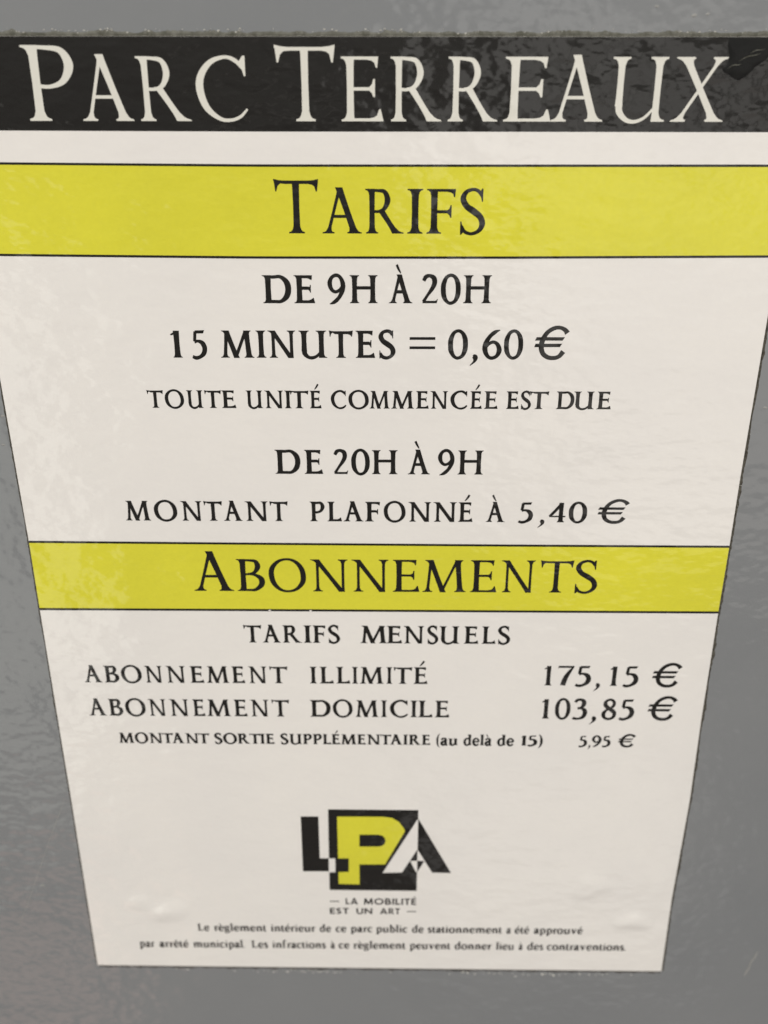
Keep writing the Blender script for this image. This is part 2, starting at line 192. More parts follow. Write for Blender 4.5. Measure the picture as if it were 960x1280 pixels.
# ------------------------------------------------------------------ lettering
# Every character is drawn here as pen strokes (cap height = 100 units) and merged into one clean outline.
class Pen:
    def __init__(self, S, T):
        self.S, self.T = S, T
        self.polys = []; self.marks = []; self.cur = self.polys
    def poly(self, pts): self.cur.append([tuple(p) for p in pts])
    def brush(self, pts, closed=False, n=7):
        P = [tuple(map(float, p)) for p in pts]; m = len(P); out = []
        seg = m if closed else m - 1
        for i in range(seg):
            if closed: a, b, c, d = P[(i-1) % m], P[i], P[(i+1) % m], P[(i+2) % m]
            else:
                b, c = P[i], P[i+1]
                a = P[i-1] if i else tuple(2*b[k]-c[k] for k in range(3))
                d = P[i+2] if i+2 < m else tuple(2*c[k]-b[k] for k in range(3))
            for s in range(n):
                t = s/n
                out.append([.5*((2*b[k]) + (-a[k]+c[k])*t + (2*a[k]-5*b[k]+4*c[k]-d[k])*t*t + (-a[k]+3*b[k]-3*c[k]+d[k])*t**3) for k in range(3)])
        if not closed: out.append(list(P[-1]))
        k = len(out); L = []; R = []
        for i in range(k):
            p = out[(i-1) % k] if closed or i else out[i]
            q = out[(i+1) % k] if closed or i < k-1 else out[i]
            dx, dy = q[0]-p[0], q[1]-p[1]; l = math.hypot(dx, dy) or 1
            nx, ny = -dy/l, dx/l; h = max(out[i][2], .5)/2
            L.append((out[i][0]+nx*h, out[i][1]+ny*h)); R.append((out[i][0]-nx*h, out[i][1]-ny*h))
        for i in range(k if closed else k-1):
            j = (i+1) % k
            self.cur.append([R[i], R[j], L[j]]); self.cur.append([R[i], L[j], L[i]])
    def stem(self, xb, w=None, y0=0, y1=100, xt=None, s=(7, 7, 7, 7), th=2.6):
        w = self.S if w is None else w; xt = xb if xt is None else xt
        def ax(y): return xb + (xt-xb)*(y-y0)/(y1-y0)
        def corner(ext, sg, bottom):
            ys = [(0, ext), (th, ext), (th+1.3, ext*.5+.3), (th+4, ext*.2+.4), (th+11, 0)] if ext else [(0, .6), (12, 0)]
            o = []
            for dy, e in ys:
                y = y0+dy if bottom else y1-dy
                o.append((ax(y)+sg*(w/2+e), y))
            return o
        mid = (y0+y1)/2
        left = corner(s[0], -1, True) + [(ax(mid)-w*.46, mid)] + corner(s[2], -1, False)[::-1]
        right = corner(s[1], 1, True) + [(ax(mid)+w*.46, mid)] + corner(s[3], 1, False)[::-1]
        self.poly(right + left[::-1])
    def arm(self, x0, x1, y, up, wedge=15, lean=0):
        T = self.T; d = -1 if up else 1     # up: arm hangs below y (top arm); else sits above y
        self.poly([(x0, y), (x1+1.2+lean, y), (x1+lean*.3-.2, y+d*wedge), (x1-2.2+lean*.2, y+d*wedge), (x1-4.5, y+d*(T+4)), (x1-9, y+d*(T+.8)), (x1-16, y+d*T*.9), (x0, y+d*T*.9)])
    def mark(self, kind, x, y=104):
        self.cur = self.marks
        if kind == '`': self.brush([(x-15, y+33, 10), (x-7, y+17, 9), (x+2, y+3, 4)], n=3)
        if kind == "'": self.brush([(x+15, y+33, 10), (x+6, y+17, 9), (x-5, y+3, 4)], n=3)
        if kind == '^': self.brush([(x-17, y+4, 6), (x, y+22, 11), (x+17, y+4, 6)], n=2)
        if kind == 'o': self.brush([(x, y+6, 2), (x, y+8, 14), (x, y+18, 14), (x, y+20, 2)], n=2)
        self.cur = self.polys

def g_A(p):
    S, T = p.S, p.T
    p.stem(14, T+1, 0, 99, xt=41, s=(10, 10, 0, 0)); p.stem(76, S+2.5, 0, 103, xt=40, s=(9, 9, 0, 0))
    p.poly([(24, 35), (64, 35), (62, 35+T), (25, 35+T)])
def g_B(p):
    S, T = p.S, p.T
    p.stem(16, s=(8, 0, 8, 0))
    p.brush([(14, 100-T/2, T), (30, 99.5-T/2, T), (46, 93, S*.75), (51, 77, S), (44, 60, S*.7), (30, 53.5, T), (14, 53.5, T)])
    p.brush([(28, 54, T), (44, 51, S*.65), (58, 39, S), (58, 20, S), (44, 5, S*.7), (29, T/2, T), (14, T/2, T)])
def g_C(p):
    S, T = p.S, p.T
    p.brush([(77, 80, T*.8), (66, 93, T+1), (50, 99, T), (28, 91, S*.75), (13, 70, S), (11, 46, S+.5), (20, 20, S*.9), (38, 4, S*.6), (54, 1.5, T), (69, 7, T*.9), (80, 19, T*.6)])
    p.poly([(76, 101), (79.5, 101), (79.5, 70), (77, 70), (74, 82), (69, 90)])
def g_D(p):
    S, T = p.S, p.T
    p.stem(17, s=(8, 0, 9, 0))
    p.brush([(14, 100-T/2, T), (34, 99.5-T/2, T), (56, 94, S*.7), (74, 76, S), (79, 50, S+.5), (73, 24, S), (56, 7, S*.7), (34, T/2, T), (14, T/2, T)])
def g_E(p):
    p.stem(16, s=(8, 0, 8, 0)); T = p.T
    p.arm(14, 56, 100, True, 17); p.arm(14, 60, 0, False, 19, 4)
    p.poly([(16, 48), (44, 48), (48, 44), (50, 38), (52.5, 38), (52.5, 66), (50, 66), (48, 58), (44, 48+T), (16, 48+T)])
def g_F(p):
    p.stem(16, s=(8, 8, 8, 0)); T = p.T
    p.arm(14, 57, 100, True, 18)
    p.poly([(16, 46), (42, 46), (46, 42), (48, 36), (50.5, 36), (50.5, 64), (48, 64), (46, 56), (42, 46+T), (16, 46+T)])
def g_H(p):
    p.stem(17, s=(8, 7, 8, 7)); p.stem(81, s=(7, 8, 7, 8)); p.poly([(17, 49), (81, 49), (81, 49+p.T), (17, 49+p.T)])
def g_I(p): p.stem(18, s=(8, 8, 8, 8))
def g_L(p): p.stem(16, s=(8, 0, 8, 7)); p.arm(14, 58, 0, False, 20, 5)
def g_M(p):
    S, T = p.S, p.T
    p.stem(13, T+1, xt=21, s=(9, 9, 0, 0), y1=97); p.stem(54, S+1.5, y0=-1, xt=20, y1=100, s=(0, 0, 7, 0)); p.stem(50, T+1, y0=0, xt=90, y1=100, s=(0, 0, 0, 0)); p.stem(99, S+1, xt=91, s=(8, 8, 0, 7))
def g_N(p):
    S, T = p.S, p.T
    p.stem(18, T+1, s=(9, 9, 0, 0), y1=96); p.stem(83, S+2, y0=-1, xt=15, y1=100, s=(0, 0, 8, 0)); p.stem(86, T+1, y0=-1, s=(0, 0, 9, 9))
def g_O(p):
    S, T = p.S, p.T
    p.brush([(50, 100, T), (28, 93, S*.7), (12, 73, S), (9, 50, S+1), (15, 25, S), (31, 6, S*.7), (52, 0, T), (74, 7, S*.7), (90, 27, S), (93, 50, S+1), (87, 75, S), (71, 94, S*.7)], True, 5)
def g_P(p):
    S, T = p.S, p.T
    p.stem(17, s=(8, 8, 9, 0))
    p.brush([(14, 100-T/2, T), (30, 99.5-T/2, T), (50, 93, S*.75), (58, 74, S+.5), (50, 54, S*.75), (34, 46, T), (16, 47, T)])
def g_R(p):
    S, T = p.S, p.T
    p.stem(17, s=(8, 8, 9, 0))
    p.brush([(14, 100-T/2, T), (30, 99.5-T/2, T), (47, 93, S*.75), (54, 75, S+.5), (47, 57, S*.75), (34, 50, T), (16, 50, T)])
    p.stem(75, S+2, y0=0, y1=53, xt=38, s=(2, 11, 0, 0))
def g_S(p):
    S, T = p.S, p.T
    p.brush([(50, 84, T*.8), (43, 95, T+1), (31, 99, T+.5), (16, 93, S*.7), (10, 78, S*.95), (18, 62, S), (33, 51, S+1.5), (48, 38, S), (53, 22, S*.95), (46, 7, S*.7), (30, 0, T+.5), (15, 5, T+1), (8, 18, T*.8)])
    p.poly([(50, 101), (53, 101), (53, 72), (50.5, 72), (48, 84), (44, 90)]); p.poly([(5, -2), (8, -2), (14, 6), (10, 16), (7.5, 28), (5, 28)])
def g_T(p):
    S, T = p.S, p.T
    p.stem(43, s=(9, 9, 0, 0), y1=97); p.arm(43, 84, 98, True, 20, 2)
    p.poly([(43, 98), (0.5, 98), (3, 78), (5.2, 78), (8, 88), (13, 92.5), (22, 98-T*.9), (43, 98-T*.9)][::-1])
    p.poly([(84, 96.5), (87, 96.5), (87.3, 101), (78, 98.9), (66, 97.9)]); p.poly([(3, 96.5), (20, 97.9), (9, 98.9), (-.3, 101), (0, 96.5)])
def g_U(p):
    S, T = p.S, p.T
    p.stem(17, y0=24, s=(0, 0, 9, 8)); p.stem(76, y0=0, s=(0, 10, 9, 8))
    p.brush([(17, 30, S*.95), (19, 15, S*.95), (30, 3, S*.7), (44, 0, T+.5), (59, 6, T*.9), (72, 20, T*.7)])
def g_V(p): p.stem(40, p.S+2, y0=0, xt=14, s=(0, 0, 9, 8)); p.stem(42, p.T+1, y0=0, xt=70, s=(0, 0, 8, 9))
def g_X(p): p.stem(74, p.S+2, xt=18, s=(8, 9, 9, 8)); p.stem(14, p.T+1, xt=75, s=(9, 9, 9, 8))
def g_0(p):
    S, T = p.S, p.T
    p.brush([(35, 100, T), (19, 92, S*.75), (9.5, 70, S), (8, 49, S+.5), (11, 25, S), (22, 6, S*.7), (36, 0, T), (52, 8, S*.75), (61, 28, S), (63, 50, S+.5), (60, 74, S), (50, 93, S*.75)], True, 5)
def g_1(p): p.stem(21, s=(5, 6, 0, 0), y1=99); p.brush([(3, 84, 5), (11, 88, 7), (22, 97, 6)])
def g_2(p):
    S, T = p.S, p.T
    p.brush([(5, 80, T+1), (13, 94, T+3), (27, 98, S*.7), (42, 90, S), (45, 72, S), (37, 53, S*.85), (21, 30, S*.6), (5, 5, T)])
    p.poly([(2, 0), (55, 0), (58, 15), (56, 15), (52, 9.5), (46, 8.5), (2, 8.5)])
def g_3(p):
    S, T = p.S, p.T
    p.brush([(6, 84, T), (14, 95, T+2), (28, 98, S*.7), (41, 90, S), (42, 73, S), (33, 58, S*.7), (18, 53, T)])
    p.brush([(18, 54, T), (34, 54, S*.6), (47, 44, S), (50, 27, S), (42, 9, S*.9), (26, 1, S*.6), (10, 1, T+1), (1, 6, T+1)])
def g_4(p):
    S, T = p.S, p.T
    p.stem(48, s=(5, 6, 0, 0), y1=99); p.brush([(50, 98, T), (26, 60, T+1), (4, 30, T)], n=4); p.poly([(1, 26), (66, 26), (67, 33), (3, 33)])
def g_5(p):
    S, T = p.S, p.T
    p.poly([(15, 89), (48, 89), (53, 101), (16, 100)]); p.brush([(17, 96, T), (15, 78, T), (13, 60, T)], n=3)
    p.brush([(12, 58, T), (26, 61, S*.6), (42, 54, S), (50, 37, S+1), (46, 17, S), (32, 4, S*.75), (15, -1, T+2), (1, 4, T)])
def g_6(p):
    S, T = p.S, p.T
    p.brush([(60, 103, 3), (42, 95, T+2), (24, 78, S*.8), (11, 52, S), (10, 28, S), (20, 7, S*.75), (35, 0, T+1), (52, 8, S*.75), (60, 28, S), (54, 49, S*.8), (40, 59, T), (24, 54, T), (13, 42, T)])
def g_7(p):
    p.poly([(3, 90), (60, 90), (62, 100), (5, 100), (2, 86), (4, 84)]); p.brush([(58, 94, 5), (45, 70, p.S*.75), (32, 38, p.S), (24, 1, p.S+1)])
def g_8(p):
    S, T = p.S, p.T
    p.brush([(32, 99, T), (16, 91, S*.75), (12, 76, S), (22, 60, S+1), (40, 47, S+1), (55, 32, S), (52, 10, S*.8), (32, 0, T), (13, 8, S*.8), (8, 27, S), (19, 45, S*.65), (38, 56, T), (50, 72, S*.8), (48, 90, S*.75)], True, 5)
def g_9(p):
    S, T = p.S, p.T
    p.brush([(8, -3, 3), (27, 5, T+2), (45, 22, S*.8), (58, 48, S), (59, 72, S), (49, 93, S*.75), (34, 100, T+1), (17, 92, S*.75), (9, 72, S), (15, 51, S*.8), (29, 41, T), (45, 46, T), (56, 58, T)])
def g_comma(p): p.brush([(9, 9, 3), (13, 8, 14), (16, 0, 14), (14, -12, 8), (2, -28, 2)], n=5)
def g_dot(p): p.brush([(8, -1, 2), (8, 1, 13), (8, 12, 13), (8, 14, 2)], n=2)
def g_eq(p): p.poly([(2, 33), (92, 33), (92, 43), (2, 43)]); p.poly([(2, 67), (92, 67), (92, 77), (2, 77)])
def g_eur(p):
    w = max(p.S-2, 15)
    p.brush([(128, 92, w*1.25), (118, 104, w), (100, 112, w*.85), (78, 110, w*.95), (54, 95, w), (39, 70, w*1.15), (34, 42, w*1.2), (42, 17, w*1.1), (62, 3, w), (86, 1, w*.95), (104, 8, w), (117, 25, w*1.2)])
    p.poly([(8, 41), (103, 41), (111, 53.5), (12, 53.5)]); p.poly([(9, 65), (112, 65), (120, 77.5), (15, 77.5)])
def g_lpar(p): p.brush([(28, 112, 3), (14, 90, 11), (8, 45, 17), (13, 0, 12), (28, -25, 3)])
def g_rpar(p): p.brush([(4, 112, 3), (18, 90, 11), (24, 45, 17), (19, 0, 12), (4, -25, 3)])
def g_dash(p): p.poly([(0, 40), (100, 40), (100, 49), (0, 49)])
# lower case (x height 66)
def l_stem(p, x, y1=66, foot=(6, 6)): p.stem(x, y1=y1, s=(foot[0], foot[1], 7, 0))
def g_a(p):
    S, T = p.S, p.T
    p.brush([(9, 50, T+3), (16, 63, T+2), (28, 67, S*.6), (39, 60, S), (41, 40, S), (41, 14, S), (48, 1, T+2), (56, 4, T)])
    p.brush([(42, 40, T), (26, 36, T+2), (12, 26, S), (12, 9, S), (24, 0, T+3), (42, 10, T)])
def g_b(p): p.stem(14, y1=106, s=(0, 0, 8, 0)); p.brush([(15, 52, p.T), (28, 65, p.T+2), (44, 62, p.S*.8), (54, 36, p.S), (46, 7, p.S*.8), (30, -1, p.T), (15, 6, p.T)])
def g_c(p): p.brush([(48, 52, p.S*.8), (40, 64, p.T+2), (28, 66, p.T+1), (13, 56, p.S*.8), (9, 32, p.S), (17, 8, p.S*.9), (32, 0, p.T+1), (49, 12, p.T)])
def g_d(p): p.stem(52, y1=106, s=(0, 6, 8, 0)); p.brush([(51, 57, p.T), (36, 66, p.T+1), (17, 58, p.S*.8), (10, 32, p.S), (17, 6, p.S*.8), (34, 0, p.T+1), (51, 14, p.T)])
def g_e(p):
    S, T = p.S, p.T
    p.brush([(10, 35, T), (50, 37, T), (48, 56, S*.7), (31, 67, T+1), (14, 56, S*.8), (9, 32, S), (17, 7, S*.9), (34, 0, T+2), (53, 14, T)])
def g_f(p): p.stem(18, y1=80, s=(7, 8, 0, 0)); p.brush([(18, 75, p.S), (20, 96, p.S*.8), (34, 106, p.T+2), (44, 99, p.S*.8)]); p.poly([(4, 58), (38, 58), (38, 65), (4, 65)])
def g_g(p):
    S, T = p.S, p.T
    p.brush([(28, 67, T), (12, 58, S*.8), (11, 36, S*.8), (28, 26, T), (44, 36, S*.8), (44, 58, S*.8)], True)
    p.brush([(40, 62, T), (54, 67, T+3)]); p.brush([(17, 29, T), (11, 15, S*.6), (28, 7, S*.8), (48, 3, S*.8), (50, -16, S*.7), (28, -28, T+1), (8, -20, T+2), (10, -4, T), (20, 6, T)])
def g_i(p): l_stem(p, 16); p.mark('o', 15, 76)
def g_idot(p): l_stem(p, 16)
def g_l(p): l_stem(p, 16, 106)
def g_n(p): l_stem(p, 16); l_stem(p, 54, 44, (6, 6)); p.brush([(18, 50, p.T), (30, 62, p.T+3), (45, 62, p.S*.9), (54, 42, p.S)])
def g_m(p): g_n(p); l_stem(p, 92, 44, (6, 6)); p.brush([(56, 50, p.T), (68, 62, p.T+3), (83, 62, p.S*.9), (92, 42, p.S)])
def g_o(p): S, T = p.S, p.T; p.brush([(33, 67, T), (15, 57, S*.85), (9, 33, S), (15, 8, S*.85), (33, -1, T), (51, 8, S*.85), (57, 33, S), (51, 57, S*.85)], True)
def g_p(p): p.stem(16, y0=-32, y1=66, s=(7, 7, 8, 0)); p.brush([(17, 54, p.T), (30, 66, p.T+2), (47, 61, p.S*.8), (56, 34, p.S), (48, 7, p.S*.8), (33, -1, p.T), (17, 6, p.T)])
def g_r(p): l_stem(p, 16); p.brush([(17, 46, p.T), (27, 60, p.T+2), (42, 61, p.S*.95)])
def g_s(p): S, T = p.S, p.T; p.brush([(38, 54, T+2), (25, 67, T+2), (11, 56, S*.8), (18, 40, S*.9), (35, 27, S*.9), (38, 10, S*.8), (24, -1, T+2), (7, 10, T+2)])
def g_t(p): p.brush([(17, 84, p.T), (17, 60, p.S), (17, 20, p.S), (24, 2, p.S*.7), (38, 5, p.T)]); p.poly([(3, 58), (36, 58), (36, 65), (3, 65)])
def g_u(p): l_stem(p, 14, 66, (0, 0)); p.brush([(14, 26, p.S), (18, 5, p.S*.8), (33, 0, p.T+2), (50, 14, p.T)]); p.stem(54, y1=66, s=(0, 6, 7, 0))
def g_v(p): p.stem(30, p.S, y0=0, y1=66, xt=12, s=(0, 0, 7, 5)); p.stem(32, p.T, y0=0, y1=66, xt=51, s=(0, 0, 5, 7))
GL = {c: globals()['g_'+c] for c in 'ABCDEFHILMNOPRSTUVX0123456789abcdefgilmnoprstuv'}
GL.update({',': g_comma, '.': g_dot, '=': g_eq, '€': g_eur, '(': g_lpar, ')': g_rpar, '–': g_dash})
# sans capitals of the motto, one even stroke
def sans(ch, p):
    w = 20
    B = lambda *q: p.brush([(x, y, w) for x, y in q], n=1)
    h = w/2
    if ch == 'L': B((9, 100), (9, 0)); B((9, h), (52, h))
    elif ch == 'A': B((6, 0), (46, 100)); B((86, 0), (46, 100)); B((24, 28), (68, 28))
    elif ch == 'M': B((10, 0), (18, 100)); B((18, 96), (52, 10)); B((52, 10), (86, 96)); B((86, 100), (94, 0))
    elif ch == 'O': p.brush([(52, 92, w), (17, 76, w), (9, 50, w), (17, 23, w), (52, 8, w), (87, 23, w), (96, 50, w), (87, 76, w)], True)
    elif ch == 'B': B((9, 0), (9, 100)); p.brush([(9, 92, w), (38, 92, w), (50, 74, w), (38, 53, w), (9, 53, w)]); p.brush([(30, 53, w), (55, 45, w), (57, 20, w), (38, 8, w), (9, 8, w)])
    elif ch == 'I': B((9, 0), (9, 100))
    elif ch == 'T': B((32, 0), (32, 100)); B((0, 91), (64, 91))
    elif ch == 'E': B((9, 0), (9, 100)); B((9, 91), (54, 91)); B((9, 51), (50, 51)); B((9, 9), (54, 9))
    elif ch == 'S': p.brush([(50, 82, w), (32, 92, w), (13, 76, w), (30, 53, w), (50, 30, w), (32, 8, w), (8, 16, w)])
    elif ch == 'U': p.brush([(9, 100, w), (9, 60, w), (13, 20, w), (38, 7, w), (63, 20, w), (67, 60, w), (67, 100, w)])
    elif ch == 'N': B((9, 0), (9, 100)); B((9, 94), (78, 6)); B((78, 0), (78, 100))
    elif ch == 'R': B((9, 0), (9, 100)); p.brush([(9, 92, w), (40, 92, w), (52, 70, w), (40, 47, w), (9, 47, w)]); B((32, 46), (62, 0))
    elif ch == '–': p.poly([(0, 40), (100, 40), (100, 54), (0, 54)])
BASE = {'À': ('A', '`'), 'É': ('E', "'"), 'é': ('e', "'"), 'è': ('e', '`'), 'ê': ('e', '^'), 'à': ('a', '`')}
WEIGHT = {'': (13.4, 7.0), 'h': (10.6, 5.2), 's': (18, 12), 'sb': (23, 15), 'f': (22, 12.5)}
_cache = {}
def glyph(ch, style):
    """(vertices, triangles, x0, x1) of one character, strokes merged by constrained triangulation"""
    key = (ch, style)
    if key in _cache: return _cache[key]
    b, mk = BASE.get(ch, (ch, None))
    p = Pen(*WEIGHT.get(style, (15, 8)))
    if style == 'g': sans(b, p)
    else: GL[b](p)
    xs = [q[0] for f in p.polys for q in f]; x0, x1 = min(xs), max(xs)
    if mk: p.mark(mk, (x0+x1)/2 - (2 if b == 'A' else 0), 104 if b in 'AE' else 74)
    V, F = [], []
    for f in p.polys + p.marks:
        a = sum(f[i][0]*f[(i+1) % len(f)][1] - f[(i+1) % len(f)][0]*f[i][1] for i in range(len(f)))
        if abs(a) < 1e-4: continue
        if a < 0: f = f[::-1]
        F.append(list(range(len(V), len(V)+len(f)))); V += [Vector(q) for q in f]
    v, e, t, _, _, orig = delaunay_2d_cdt(V, [], F, 0, 1e-4, True)
    tri = []
    for f, o in zip(t, orig):
        if not o: continue
        area = sum(v[f[i]].x*v[f[(i+1) % len(f)]].y - v[f[(i+1) % len(f)]].x*v[f[i]].y for i in range(len(f)))
        if abs(area) > 1e-3: tri.append(tuple(f) if area > 0 else tuple(f[::-1]))
    _cache[key] = ([(q.x, q.y) for q in v], tri, x0, x1)
    return _cache[key]
KERN = {'TI': -6, 'RT': -9, 'TA': -13, 'NT': -1, 'RI': 1, 'LE': 1, 'LÉ': 1, 'RE': 1, 'OR': 3, 'SO': 4, 'AI': 2}
def set_text(items, style):
    """place words/letters in sheet millimetres -> verts, faces"""
    V, F = [], []
    for it in items:
        txt, x0, x1, ya, yb, cap = it[:6]
        cs = cap*(it[6] if len(it) > 6 else 1)
        gs = [glyph(c, style) for c in txt]; gap = 14 if style == 'g' else 3.5 if txt.lower() == txt and not txt[0].isdigit() else 5
        gaps = [KERN.get(p+q, gap) if style != 'g' else gap for p, q in zip(txt, txt[1:])] + [0]
        tot = sum(g[3]-g[2] for g in gs) + sum(gaps); k = (x1-x0)/tot; x = 0
        for (v, f, a, b), gap in zip(gs, gaps):
            o = len(V)
            for (vx, vy) in v:
                X = x0 + (x+vx-a)*k; u = (X-x0)/(x1-x0)
                V.append((X, ya+(yb-ya)*u + vy*cs/100))
            F += [tuple(o+i for i in t) for t in f]
            x += b-a+gap
    return V, F
TOP, BOT = 157.98, -157.99
def left(Y): P = [(-y, x) for x, y in LEFT_EDGE]; return on_line(P, -Y)
def right_(Y): P = [(-y, x) for x, y in RIGHT_EDGE]; return on_line(P, -Y)
# ------------------------------------------------------------------ the painted metal panel (front face at Z = 0)
import bmesh
def panel():
    bm = bmesh.new(); bmesh.ops.create_cube(bm, size=1)
    for v in bm.verts: v.co = Vector((v.co.x*.86, (v.co.y+.5)*.03, v.co.z*.92 - .02))
    bmesh.ops.bevel(bm, geom=bm.edges[:], offset=.004, segments=3, affect='EDGES')
    me = bpy.data.meshes.new('metal_panel'); bm.to_mesh(me); bm.free(); me.materials.append(M_paint)
    o = bpy.data.objects.new('metal_panel', me); COL.objects.link(o); o['kind'] = 'structure'; return o
PANEL = panel()
def streak(pts, w, z, name, mat, parent):
    V, F = [], []
    for i, (x, y) in enumerate(pts):
        a = pts[max(0, i-1)]; b = pts[min(len(pts)-1, i+1)]; dx, dy = b[0]-a[0], b[1]-a[1]; l = math.hypot(dx, dy)
        h = w/2*(.3 if i in (0, len(pts)-1) else random.uniform(.7, 1.2))
        V += [(x-dy/l*h, y+dx/l*h, z), (x+dy/l*h, y-dx/l*h, z)]
        if i: k = 2*i; F.append((k-2, k-1, k+1, k))
    return obj(name, V, F, mat, parent)
def densify(a, b, n, j):
    return [(a[0]+(b[0]-a[0])*i/n+random.uniform(-j, j), a[1]+(b[1]-a[1])*i/n+random.uniform(-j, j)) for i in range(n+1)]
streak(densify(SCR[0], SCR[3], 14, .12), .22, .03, 'scratch', M_scratch, PANEL)
streak(densify(SCR[4], SCR[5], 8, .3), .7, .03, 'scratch', M_scratch, PANEL)
def blob(V, F, x, y, r, z, h, n=7):
    o = len(V); V.append((x+random.uniform(-.2, .2)*r, y, z+h)); ph = random.random()*6
    for k in range(n):
        a = ph+k*2*math.pi/n; q = r*random.uniform(.55, 1.25); V.append((x+q*math.cos(a)*1.3, y+q*math.sin(a)*.8, z))
    F += [(o, o+1+k, o+1+(k+1) % n) for k in range(n)]
for (x, y), r in zip(SPK, (.7, .45, .5, .5, .5, .35, .35, .5, .6, .5)):
    V, F = [], []; blob(V, F, x, y, r, .01, .12); obj('paint_speck', V, F, M_scratch, PANEL)
# ------------------------------------------------------------------ the tariff sheet
SIGN = bpy.data.objects.new('tariff_sign', None); COL.objects.link(SIGN)
SIGN['label'] = 'laminated white parking tariff sheet with black header and two yellow bands, glued on grey panel'; SIGN['category'] = 'sign'
TH = .4
BUB = [(BUBBLES[0], 10, 6, .45), (BUBBLES[1], 9, 10, .45), (BUBBLES[2], 9, 5.5, .6), ((BUBBLES[0][0]-9, BUBBLES[0][1]+5), 5, 5, .3)]
def relief(X, Y):
    z = 0
    for (bx, by), rx, ry, h in BUB:
        n = mnoise.noise(Vector((X*.16, Y*.16, bx))); d = math.hypot((X-bx)/rx, (Y-by)/ry)*(1+.35*n)
        if d < 1: z += h*(1-d*d)**2*(1+.5*math.sin(d*6+n*3))
    return z
def grid(name, xl, xr, y0f, y1f, z, mat, parent, nx, ny, thick=0, label=None):
    V, F = [], []
    for j in range(ny+1):
        for i in range(nx+1):
            v = j/ny
            Ym = y0f(0)+(y1f(0)-y0f(0))*v
            X = xl(Ym)+(xr(Ym)-xl(Ym))*i/nx; Y = y0f(X)+(y1f(X)-y0f(X))*v
            V.append((X, Y, z+relief(X, Y)))
    for j in range(ny):
        for i in range(nx):
            a = j*(nx+1)+i; F.append((a, a+1, a+nx+2, a+nx+1))
    mats = [mat]; ns = len(F)
    if thick:
        loop = [i for i in range(nx+1)] + [j*(nx+1)+nx for j in range(1, ny+1)] + [ny*(nx+1)+i for i in range(nx-1, -1, -1)] + [j*(nx+1) for j in range(ny-1, 0, -1)]
        b = len(V); n = len(loop); V += [V[k] for k in loop]; V += [(V[k][0], V[k][1], V[k][2]-thick) for k in loop]
        F += [(b+k, b+n+k, b+n+(k+1) % n, b+(k+1) % n) for k in range(n)]; mats.append(M_edge)
    o = obj(name, V, F, mats, parent)
    for k, p in enumerate(o.data.polygons):
        if k >= ns: p.material_index = 1
        else: p.use_smooth = True
    if label: o['label'] = label
    return o
grid('sheet', left, right_, lambda X: BOT, lambda X: TOP, TH, M_paper, SIGN, 150, 226, TH-.02)
Z1, Z2, Z3 = TH+.03, TH+.06, TH+.09
inL = lambda Y: left(Y)+.02
inR = lambda Y: right_(Y)-.02
F_ = lambda P: (lambda X: on_line(P, X))
grid('header_band', inL, inR, F_(HEAD_BOTTOM), lambda X: TOP-.03, Z1, M_black, SIGN, 24, 2, label='black band across the top of the sheet')
grid('yellow_band', inL, inR, F_(RULE_B), F_(RULE_A), Z1, M_yellow, SIGN, 24, 2, label='wide yellow band behind the word TARIFS')
grid('yellow_band', inL, inR, F_(RULE_D), F_(RULE_C), Z1, M_yellow, SIGN, 24, 2, label='narrower yellow band behind the word ABONNEMENTS')
for P, h, lab in ((RULE_A, .60, 'black rule above the upper yellow band'), (RULE_B, .62, 'black rule below the upper yellow band'), (RULE_C, .72, 'black rule above the lower yellow band'), (RULE_D, .78, 'black rule below the lower yellow band')):
    f = F_(P); grid('rule_line', inL, inR, (lambda X, f=f, h=h: f(X)-h/2), (lambda X, f=f, h=h: f(X)+h/2), Z2, M_letter, SIGN, 24, 1, label=lab)
for cxp, cyp in PCH:
    V, F = [], []; blob(V, F, cxp, cyp, .32, Z3, .01, 8); c_ = obj('print_chip', V, F, M_paper, SIGN); c_['label'] = 'tiny white chip in the black rule below the lower band'
# lettering, one part per line of print
for name, label, style, items in LINES:
    st = {'header_lettering': 'h', 'heading_lettering': '', 'footer_lettering': 'f'}.get(name, style)
    V, F = set_text(items, st)
    mat = M_cream if name == 'header_lettering' else M_letter
    o = obj(name, [(x, y, Z2) for x, y in V], F, mat, SIGN); o['label'] = label.replace(' A ', ' À ')
# logo
def flat(name, pts, z, mat, parent, hole=None, label=None):
    V = [Vector(p) for p in pts]; faces = [list(range(len(V)))]
    if sum(V[i].x*V[(i+1) % len(V)].y-V[(i+1) % len(V)].x*V[i].y for i in range(len(V))) < 0: faces[0].reverse()
    v, e, t, _, _, orig = delaunay_2d_cdt(V, [], faces, 0, 1e-5, True)
    F = [tuple(f) for f, o in zip(t, orig) if o]
    o = obj(name, [(q.x, q.y, z) for q in v], F, mat, parent)
    if label: o['label'] = label
    return o
LOGO = flat('logo', SQUARE, Z1, M_letter, SIGN, label='square emblem of overlapping letters L, P and A at the foot of the sheet')
Zs = [Z1+.03*k for k in range(5)]
flat('logo_letter', L_OUT, Zs[0], M_letter, LOGO, label='black letter L left of the square')
flat('logo_letter', P_BODY, Zs[1], M_yellow, LOGO, label='yellow letter P inside the square')
flat('letter_counter', P_COUNTER, Zs[2], M_letter, LOGO)
flat('logo_letter', L_IN, Zs[2], M_letter, LOGO, label='black foot of the L cutting into the P')
flat('logo_letter', L_WHITE, Zs[3], M_paper, LOGO, label='white piece of the L where it crosses the square')
flat('logo_letter', A_WHITE, Zs[3], M_paper, LOGO, label='white left leg of the letter A')
flat('logo_letter', A_BLACK, Zs[2], M_letter, LOGO, label='black right leg of the letter A')
